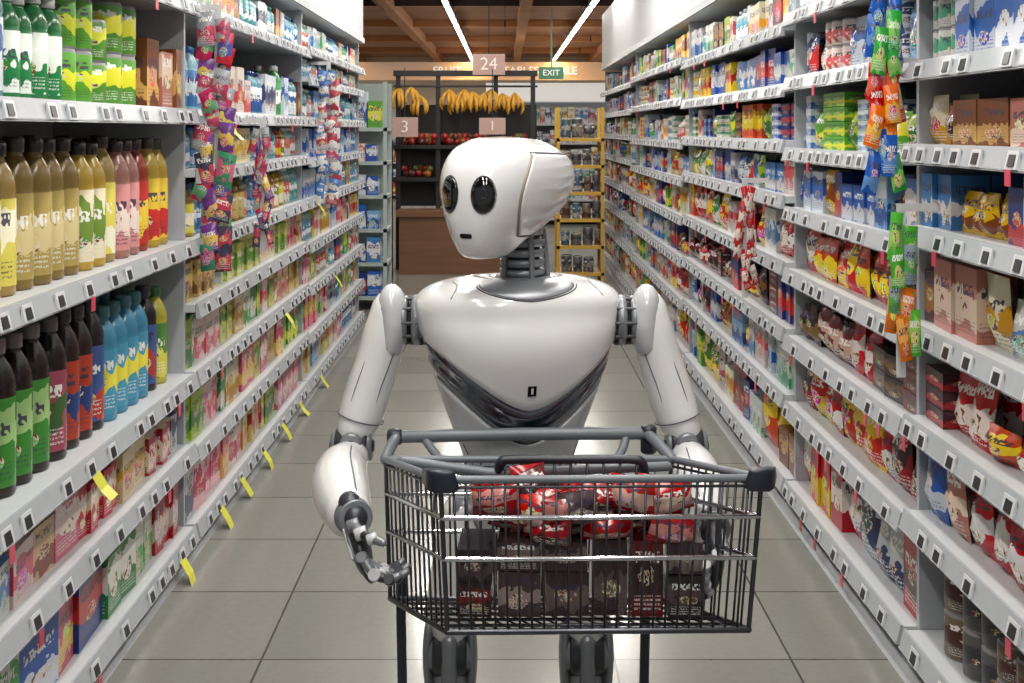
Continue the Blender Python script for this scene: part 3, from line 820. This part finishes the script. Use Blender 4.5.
def disc(m, c, axis, r, h, mat, n=28, bevel=.004):
    c = Vector(c); ax_ = Vector(axis).normalized()
    pts = [c-ax_*h/2, c-ax_*(h/2-bevel), c+ax_*(h/2-bevel), c+ax_*h/2]
    tube(m, pts, [r-bevel, r, r, r-bevel], n, mat, caps='flat')
def hand(m, W, f, n_, thumb_side, S=1.0, curl=.55, a0=.30):
    f = Vector(f).normalized(); n_ = Vector(n_); n_ = (n_-f*n_.dot(f)).normalized(); s = f.cross(n_)*thumb_side
    W = Vector(W)
    sc_ = lambda L_: [(a*S, b*S) for a, b in L_]
    tube(m, [W-f*.02*S, W+f*.005*S, W+f*.03*S, W+f*.06*S, W+f*.078*S], sc_([(.024, .02), (.027, .018), (.037, .016), (.041, .014), (.038, .011)]), 18, 2, ref=tuple(s), expo=2.8)
    tube(m, [W+f*.01*S-n_*.014*S, W+f*.04*S-n_*.014*S, W+f*.07*S-n_*.012*S], sc_([(.020, .006), (.028, .006), (.028, .005)]), 14, 1, ref=tuple(s), expo=3)
    for k in range(4): tube(m, [W+f*.02*S+s*(-.018+.012*k)*S-n_*.019*S, W+f*.072*S+s*(-.028+.019*k)*S-n_*.016*S], .0028*S, 6, 7)
    for i, (off, ln) in enumerate(((.030, .92), (.0105, 1.0), (-.010, .95), (-.029, .78))):
        p = W+f*.076*S+s*off*S; ang = a0+.16*i
        disc(m, p, s, .0105*S, .019*S, 1, 14, .002)
        for q, (l, r) in enumerate(((.040, .0092), (.028, .0082), (.022, .0070))):
            spread = s*(off*1.2)
            d = (f*math.cos(ang)+n_*math.sin(ang)+spread).normalized()
            e_ = p+d*l*ln*S
            tube(m, [p+d*.005*S, p+d*l*ln*.5*S, e_-d*.004*S], [r*.95*S, r*S, r*.85*S], 10, 1 if q != 1 else 2)
            if q < 2: disc(m, e_, s, r*1.15*S, r*2.2*S, 2 if q else 7, 12, .0015)
            tube(m, [p+d*.008*S-n_*r*.7*S, e_-d*.008*S-n_*r*.7*S], .0036*S, 6, 7)
            p = e_; ang += curl
    p = W+f*.022*S+s*.03*S; disc(m, p, n_, .012*S, .022*S, 1, 14, .002)
    d = (s*.75+f*.6+n_*.35).normalized()
    for q, (l, r) in enumerate(((.036, .0105), (.028, .009), (.022, .0078))):
        e_ = p+d*l*S
        tube(m, [p, e_], [r*S, r*.85*S], 10, 1 if q != 1 else 2)
        if q < 2: disc(m, e_, n_, r*1.05*S, r*2*S, 7, 12, .0015)
        p = e_; d = (d*.75+f*.25+n_*.42).normalized()
def arm(sg, name):
    cx = RX+.002
    m = MB()
    X = lambda v: cx+sg*v
    for (a0, a1, r, mt) in ((.180, .205, .046, 2), (.203, .222, .052, 1), (.222, .230, .043, 2), (.230, .247, .050, 1), (.247, .262, .041, 2)):
        disc(m, (X((a0+a1)/2), 2.5, 1.105), (1, 0, 0), r, a1-a0, mt)
    for k in range(10):
        a = k*math.pi/5
        tube(m, [(X(.2), 2.5+.049*math.cos(a), 1.105+.049*math.sin(a)), (X(.255), 2.5+.046*math.cos(a), 1.105+.046*math.sin(a))], .004, 6, 6)
    m.build(name+'_shoulder_joint', RM, robot)
    m = MB()
    limb(m, [(X(.272), 2.5, 1.120, .038, .048), (X(.279), 2.5, 1.08, .044, .052), (X(.294), 2.5, 1.02, .046, .052), (X(.314), 2.5, .955, .048, .053), (X(.330), 2.495, .905, .046, .050), (X(.338), 2.490, .882, .040, .046)], 0, 28)
    m.build(name+'_upper_arm_shell', RM, robot)
    m = MB()
    limb(m, [(X(.262), 2.49, 1.135, .030, .046), (X(.259), 2.49, 1.10, .032, .049), (X(.262), 2.49, 1.07, .028, .046)], 7, 24)
    tube(m, [(X(.330)+.0475*math.cos(a), 2.495+.0515*math.sin(a), .905+sg*.014*math.cos(a)) for a in [2*math.pi*j/40 for j in range(41)]], .0014, 5, 6, caps='flat')
    for (q0, q1) in ((-.032, -.028), (.020, .024)):
        tube(m, cr([(X(.270)+sg*q0*.8, 2.462, 1.11), (X(.287)+sg*q0, 2.457, 1.05), (X(.312)+sg*q1, 2.455, .97), (X(.327)+sg*q1, 2.457, .918)], 5), .0011, 5, 6, caps='flat')
    disc(m, (X(.345), 2.48, .848), (1, 0, 0), .038, .066, 2)
    disc(m, (X(.345), 2.48, .848), (1, 0, 0), .031, .084, 1)
    disc(m, (X(.345), 2.48, .848), (1, 0, 0), .014, .092, 2)
    disc(m, (X(.343), 2.448, .862), (0, 1, 0), .022, .03, 1); disc(m, (X(.343), 2.445, .862), (0, 1, 0), .010, .03, 2)
    m.build(name+'_elbow_joint', RM, robot)
    m = MB()
    if sg < 0:
        K = [(X(.346), 2.44, .832, .040, .038), (X(.354), 2.40, .822, .051, .050), (X(.350), 2.34, .808, .056, .060), (X(.334), 2.27, .798, .052, .055), (X(.318), 2.21, .795, .043, .044)]
        Wr = (X(.304), 2.175, .800); f = (.30, -.42, -.78); n_ = (1, .05, .25)
    else:
        K = [(X(.346), 2.44, .832, .038, .038), (X(.350), 2.40, .820, .047, .047), (X(.350), 2.34, .805, .050, .052), (X(.348), 2.28, .79, .045, .047), (X(.346), 2.23, .782, .038, .038)]
        Wr = (X(.350), 2.20, .775); f = (-.05, -.62, -.55); n_ = (-1, -.1, -.1)
    limb(m, K, 0, 28)
    m.build(name+'_forearm_shell', RM, robot)
    m = MB()
    tube(m, cr([(K[i][0]-sg*K[i][3]*.35, K[i][1], K[i][2]+K[i][4]*.95) for i in (1, 2, 3, 4)], 5), .0012, 5, 6, caps='flat')
    v0 = Vector(K[-1][:3]); v1 = Vector(Wr); dd = (v1-v0).normalized()
    tube(m, [v0, v1+dd*.01], [.030, .024], 20, 2)
    for t in (.5, .8, 1.1): 
        disc(m, v0.lerp(v1, t)+dd*.012, dd, .036-.004*t, .008, 1, 24, .002)
    if sg < 0: hand(m, Wr, f, n_, 1, 1.05, .62, .35)
    else: hand(m, Wr, f, n_, 1, 1.0, .5)
    m.build(name+'_hand', RM, robot)
arm(-1, 'right'); arm(1, 'left')
m = MB()
limb(m, [(RX, 2.5, .80, .085, .07), (RX, 2.5, .76, .10, .075), (RX, 2.5, .71, .115, .08), (RX, 2.5, .66, .085, .07)], 7, 28)
disc(m, (RX, 2.5, .785), (0, 0, 1), .095, .03, 2)
m.build('pelvis', RM, robot)
for sg, nm in ((-1, 'right'), (1, 'left')):
    hx = RX+sg*.085; kx = RX+sg*.14
    m = MB()
    disc(m, (RX+sg*.105, 2.5, .70), (1, 0, 0), .05, .06, 1)
    limb(m, [(hx+sg*.03, 2.5, .685, .05, .06), (hx+sg*.035, 2.5, .60, .058, .065), (kx, 2.49, .51, .052, .058), (kx, 2.485, .465, .044, .05)], 0, 26)
    m.build(nm+'_thigh', RM, robot)
    m = MB()
    disc(m, (kx, 2.47, .425), (1, 0, 0), .045, .070, 2)
    disc(m, (kx, 2.47, .425), (1, 0, 0), .036, .092, 1)
    disc(m, (kx, 2.47, .425), (1, 0, 0), .016, .100, 2)
    for q in (-1, 1):
        limb(m, [(kx+q*.044, 2.47, .47, .010, .03), (kx+q*.046, 2.47, .42, .011, .034), (kx+q*.042, 2.475, .34, .010, .026)], 1, 14)
    tube(m, [(kx, 2.43, .46), (kx, 2.425, .36)], .016, 12, 1)
    m.build(nm+'_knee_joint', RM, robot)
    m = MB()
    limb(m, [(kx, 2.49, .375, .040, .044), (kx, 2.50, .30, .045, .052), (kx, 2.505, .20, .036, .042), (kx, 2.505, .13, .028, .032)], 7, 24)
    m.build(nm+'_shin', RM, robot)
    m = MB()
    disc(m, (kx, 2.505, .085), (1, 0, 0), .030, .07, 2)
    rows = []
    for (y, w_, h) in ((2.58, .020, .03), (2.57, .034, .055), (2.53, .042, .075), (2.48, .046, .07), (2.42, .050, .05), (2.36, .048, .036), (2.33, .038, .028), (2.32, .02, .02)):
        rows.append([(kx+w_*math.copysign(abs(math.cos(a))**.7, math.cos(a)), y, h/2+h/2*math.copysign(abs(math.sin(a))**.6, math.sin(a))) for a in [2*math.pi*j/24 for j in range(24)]])
    m.grid(rows, True, 0, True, capstart=True, capend=True)
    m.build(nm+'_foot', RM, robot)

# ------------------------------------------------------------------ SHOPPING CART
cart = empty('shopping_cart')
CW = mat_basic('cart_dark_wire', (82, 84, 90), .3, metal=.9, vary=.05)
CC = mat_basic('cart_chrome', (205, 208, 214), .16, metal=1)
CP = mat_basic('cart_navy_plastic', (32, 37, 48), .4)
CG = mat_basic('cart_grey_plastic', (104, 110, 117), .38)
CM = [CW, CC, CP, CG]
FTL = Vector((-.108, 2.0, .917)); FTR = Vector((.430, 2.01, .917)); FBL = Vector((-.097, 2.02, .655)); FBR = Vector((.412, 2.03, .655))
RTL = Vector((-.228, 2.29, .872)); RTR = Vector((.318, 2.29, .872)); RBL = Vector((-.218, 2.28, .610)); RBR = Vector((.300, 2.28, .610))
def bil(a, b_, c, d, u, v): return (a*(1-u)+b_*u)*(1-v)+(c*(1-u)+d*u)*v
m = MB()
for (tl, tr, bl, br, n) in ((FTL, FTR, FBL, FBR, 25), (RTL, FTL, RBL, FBL, 12), (RTR, FTR, RBR, FBR, 12), (RTL, RTR, RBL, RBR, 18)):
    for i in range(n+1):
        u = i/n
        tube(m, [bil(tl, tr, bl, br, u, 0), bil(tl, tr, bl, br, u, 1)], .0021, 6, 0, caps='flat')
    for v, r, mt in ((.25, .0045, 1), (.52, .0045, 1), (1.0, .0055, 0), (0.0, .0068, 3), (.05, .0025, 0)):
        tube(m, [bil(tl, tr, bl, br, 0, v), bil(tl, tr, bl, br, 1, v)], r, 10, mt)
for i in range(1, 22): tube(m, [FBL.lerp(FBR, i/22), RBL.lerp(RBR, i/22)], .0017, 6, 0, caps='flat')
for i in range(1, 6): tube(m, [FBL.lerp(RBL, i/6), FBR.lerp(RBR, i/6)], .003, 6, 0, caps='flat')
for a_, b_ in ((FTL, FBL), (FTR, FBR), (RTL, RBL), (RTR, RBR)): tube(m, [a_, b_], .0042, 10, 0)
m.build('wire_basket', CM, cart)
m = MB()
for p, s in ((FTL, 1), (FTR, -1)):
    tube(m, [p+Vector((s*.026, -.004, .002)), p+Vector((s*.020, -.006, 0)), p+Vector((-s*.006, -.006, 0)), p+Vector((-s*.012, .008, -.002)), p+Vector((-s*.024, .045, -.006))], [(.016, .009), (.0185, .012), (.019, .013), (.018, .012), (.013, .010)], 24, 2, ref=(0, 0, 1), expo=6, caps='flat')
m.build('corner_bumpers', CM, cart)
m = MB()
HL = Vector((-.214, 2.375, .893)); HR = Vector((.280, 2.375, .900))
tube(m, [HL, HL.lerp(HR, .5)+Vector((0, 0, .002)), HR], .0125, 16, 3)
for a_, b_ in ((HL, RTL), (HR, RTR)):
    S = cr([tuple(a_), tuple(a_.lerp(b_, .4)+Vector((0, -.01, .004))), tuple(b_)], 6)
    tube(m, S, .011, 12, 3)
disc(m, HR+Vector((.004, 0, -.012)), (0, 0, 1), .016, .055, 2, 16)
disc(m, HL+Vector((-.004, 0, 0)), (1, 0, 0), .016, .03, 2, 16)
tube(m, cr([(-.16, 2.375, .89), (-.135, 2.34, .868), (-.10, 2.30, .85), (.02, 2.285, .846), (.12, 2.285, .848), (.19, 2.30, .855), (.225, 2.34, .87), (.24, 2.375, .895)], 5), .0085, 10, 3)
tube(m, cr([(-.012, 2.20, .872), (-.008, 2.19, .893), (.01, 2.19, .899), (.12, 2.19, .899), (.23, 2.19, .899), (.25, 2.19, .893), (.256, 2.20, .872)], 4), .0085, 10, 2)
tube(m, [(-.19, 2.22, .888), (-.03, 2.20, .872), (.0, 2.20, .872), (.30, 2.22, .878)], .009, 10, 3)
for i in range(9): tube(m, [(.0+.03*i, 2.19, .897), (.0+.03*i, 2.20, .80)], .0025, 6, 0, caps='flat')
tube(m, [(-.01, 2.20, .80), (.25, 2.20, .80)], .004, 8, 0)
m.build('handle_and_child_seat', CM, cart)
m = MB()
for a_, yy in ((Vector((-.200, 2.30, .61)), 1), (Vector((.270, 2.30, .61)), -1)):
    tube(m, cr([tuple(a_+Vector((0, 0, .03))), tuple(a_), tuple(a_+Vector((.004*yy, .01, -.25))), tuple(a_+Vector((.01*yy, .0, -.42))), tuple(a_+Vector((.02*yy, -.05, -.455))), tuple(a_+Vector((.05*yy, -.42, -.455)))], 6), .0095, 12, 2)
tube(m, [(-.14, 1.88, .155), (.215, 1.88, .155)], .009, 10, 2); tube(m, [(-.19, 2.28, .17), (.26, 2.28, .17)], .009, 10, 2)
for i in range(1, 12): tube(m, [(-.14+.03*i, 1.88, .155), (-.19+.0375*i, 2.28, .17)], .002, 6, 0, caps='flat')
for (x, y) in ((-.135, 1.9), (.21, 1.9), (-.185, 2.27), (.255, 2.27)):
    disc(m, (x, y, .0525), (1, 0, 0), .052, .022, 2, 24)
    disc(m, (x, y, .0525), (1, 0, 0), .018, .03, 1, 16)
    tube(m, [(x-.018, y, .05), (x-.018, y, .11), (x, y, .125), (x+.018, y, .11), (x+.018, y, .05)], .004, 8, 0)
    tube(m, [(x, y, .12), (x, y, .16)], .008, 10, 0)
m.build('chassis_and_wheels', CM, cart)

# groceries: a jumble of printed packs in the basket, red ones on top
m = MB()
dk = [((58, 44, 45), (104, 90, 86)), ((48, 36, 38), (104, 38, 38)), ((64, 52, 52), (130, 120, 114)), ((42, 36, 40), (78, 66, 68)), ((88, 32, 34), (52, 36, 38))]
rd = [((168, 34, 36), (196, 160, 152)), ((146, 28, 32), (182, 120, 112)), ((176, 46, 40), (200, 166, 154)), ((150, 32, 38), (70, 28, 30))]
def rbox(cx_, cy_, z0, w_, d_, h_, ang, pal):
    c, c2 = R.choice(pal); ca, sa = math.cos(ang), math.sin(ang)
    T = lambda a, b_, c_: (cx_+a*ca-b_*sa, cy_+a*sa+b_*ca, z0+c_)
    box(m, T, -w_/2, w_/2, -d_/2, d_/2, 0, h_, jit(lin(c)), jit(lin(c2)), R.random(), True)
for (x0, x1, hs_) in ((-.082, -.018, (.06, .055)), (-.012, .065, (.075, .05)), (.068, .146, (.075, .05)), (.152, .215, (.13,)), (.218, .274, (.13,)), (.280, .345, (.07, .055))):
    z0 = .664
    for h_ in hs_:
        rbox((x0+x1)/2, 2.115+R.uniform(-.008, .008), z0, (x1-x0)*.95, .11, h_, R.uniform(-.08, .08), dk)
        z0 += h_+.002
for k in range(44):
    x = -.015+R.random()*.30; y = R.uniform(2.065, 2.15)
    q = R.choice(rd if R.random() < .9 else dk); an = R.uniform(-.6, .6); ca, sa = math.cos(an), math.sin(an); w_ = R.uniform(.06, .10)
    tl = R.uniform(-.35, .35)
    z0 = R.uniform(.785, .848)
    T = lambda a, b_, c_, x=x, y=y, z0=z0, ca=ca, sa=sa, tl=tl: (x+a*ca-b_*sa-tl*c_, y+a*sa+b_*ca, z0+c_+tl*a)
    pouch(m, T, 0, 0, 0, w_, R.uniform(.04, .06), .06, jit(lin(q[0])), lin(q[1]), R.random(), 5, 6)
m.build('groceries_in_cart', [M_FILM], color=True)

# ------------------------------------------------------------------ camera
cam = bpy.data.cameras.new('camera'); co = bpy.data.objects.new('camera', cam); sc.collection.objects.link(co)
co.location = (0, 0, 1.5); co.rotation_euler = (math.pi/2, 0, 0)
cam.sensor_width = 36; cam.lens = 42.19; cam.shift_x = .0068; cam.shift_y = -.2065; cam.clip_start = .05
sc.camera = co
sc.view_settings.view_transform = 'Standard'
sc.view_settings.look = 'None'
sc.view_settings.exposure = 0.0
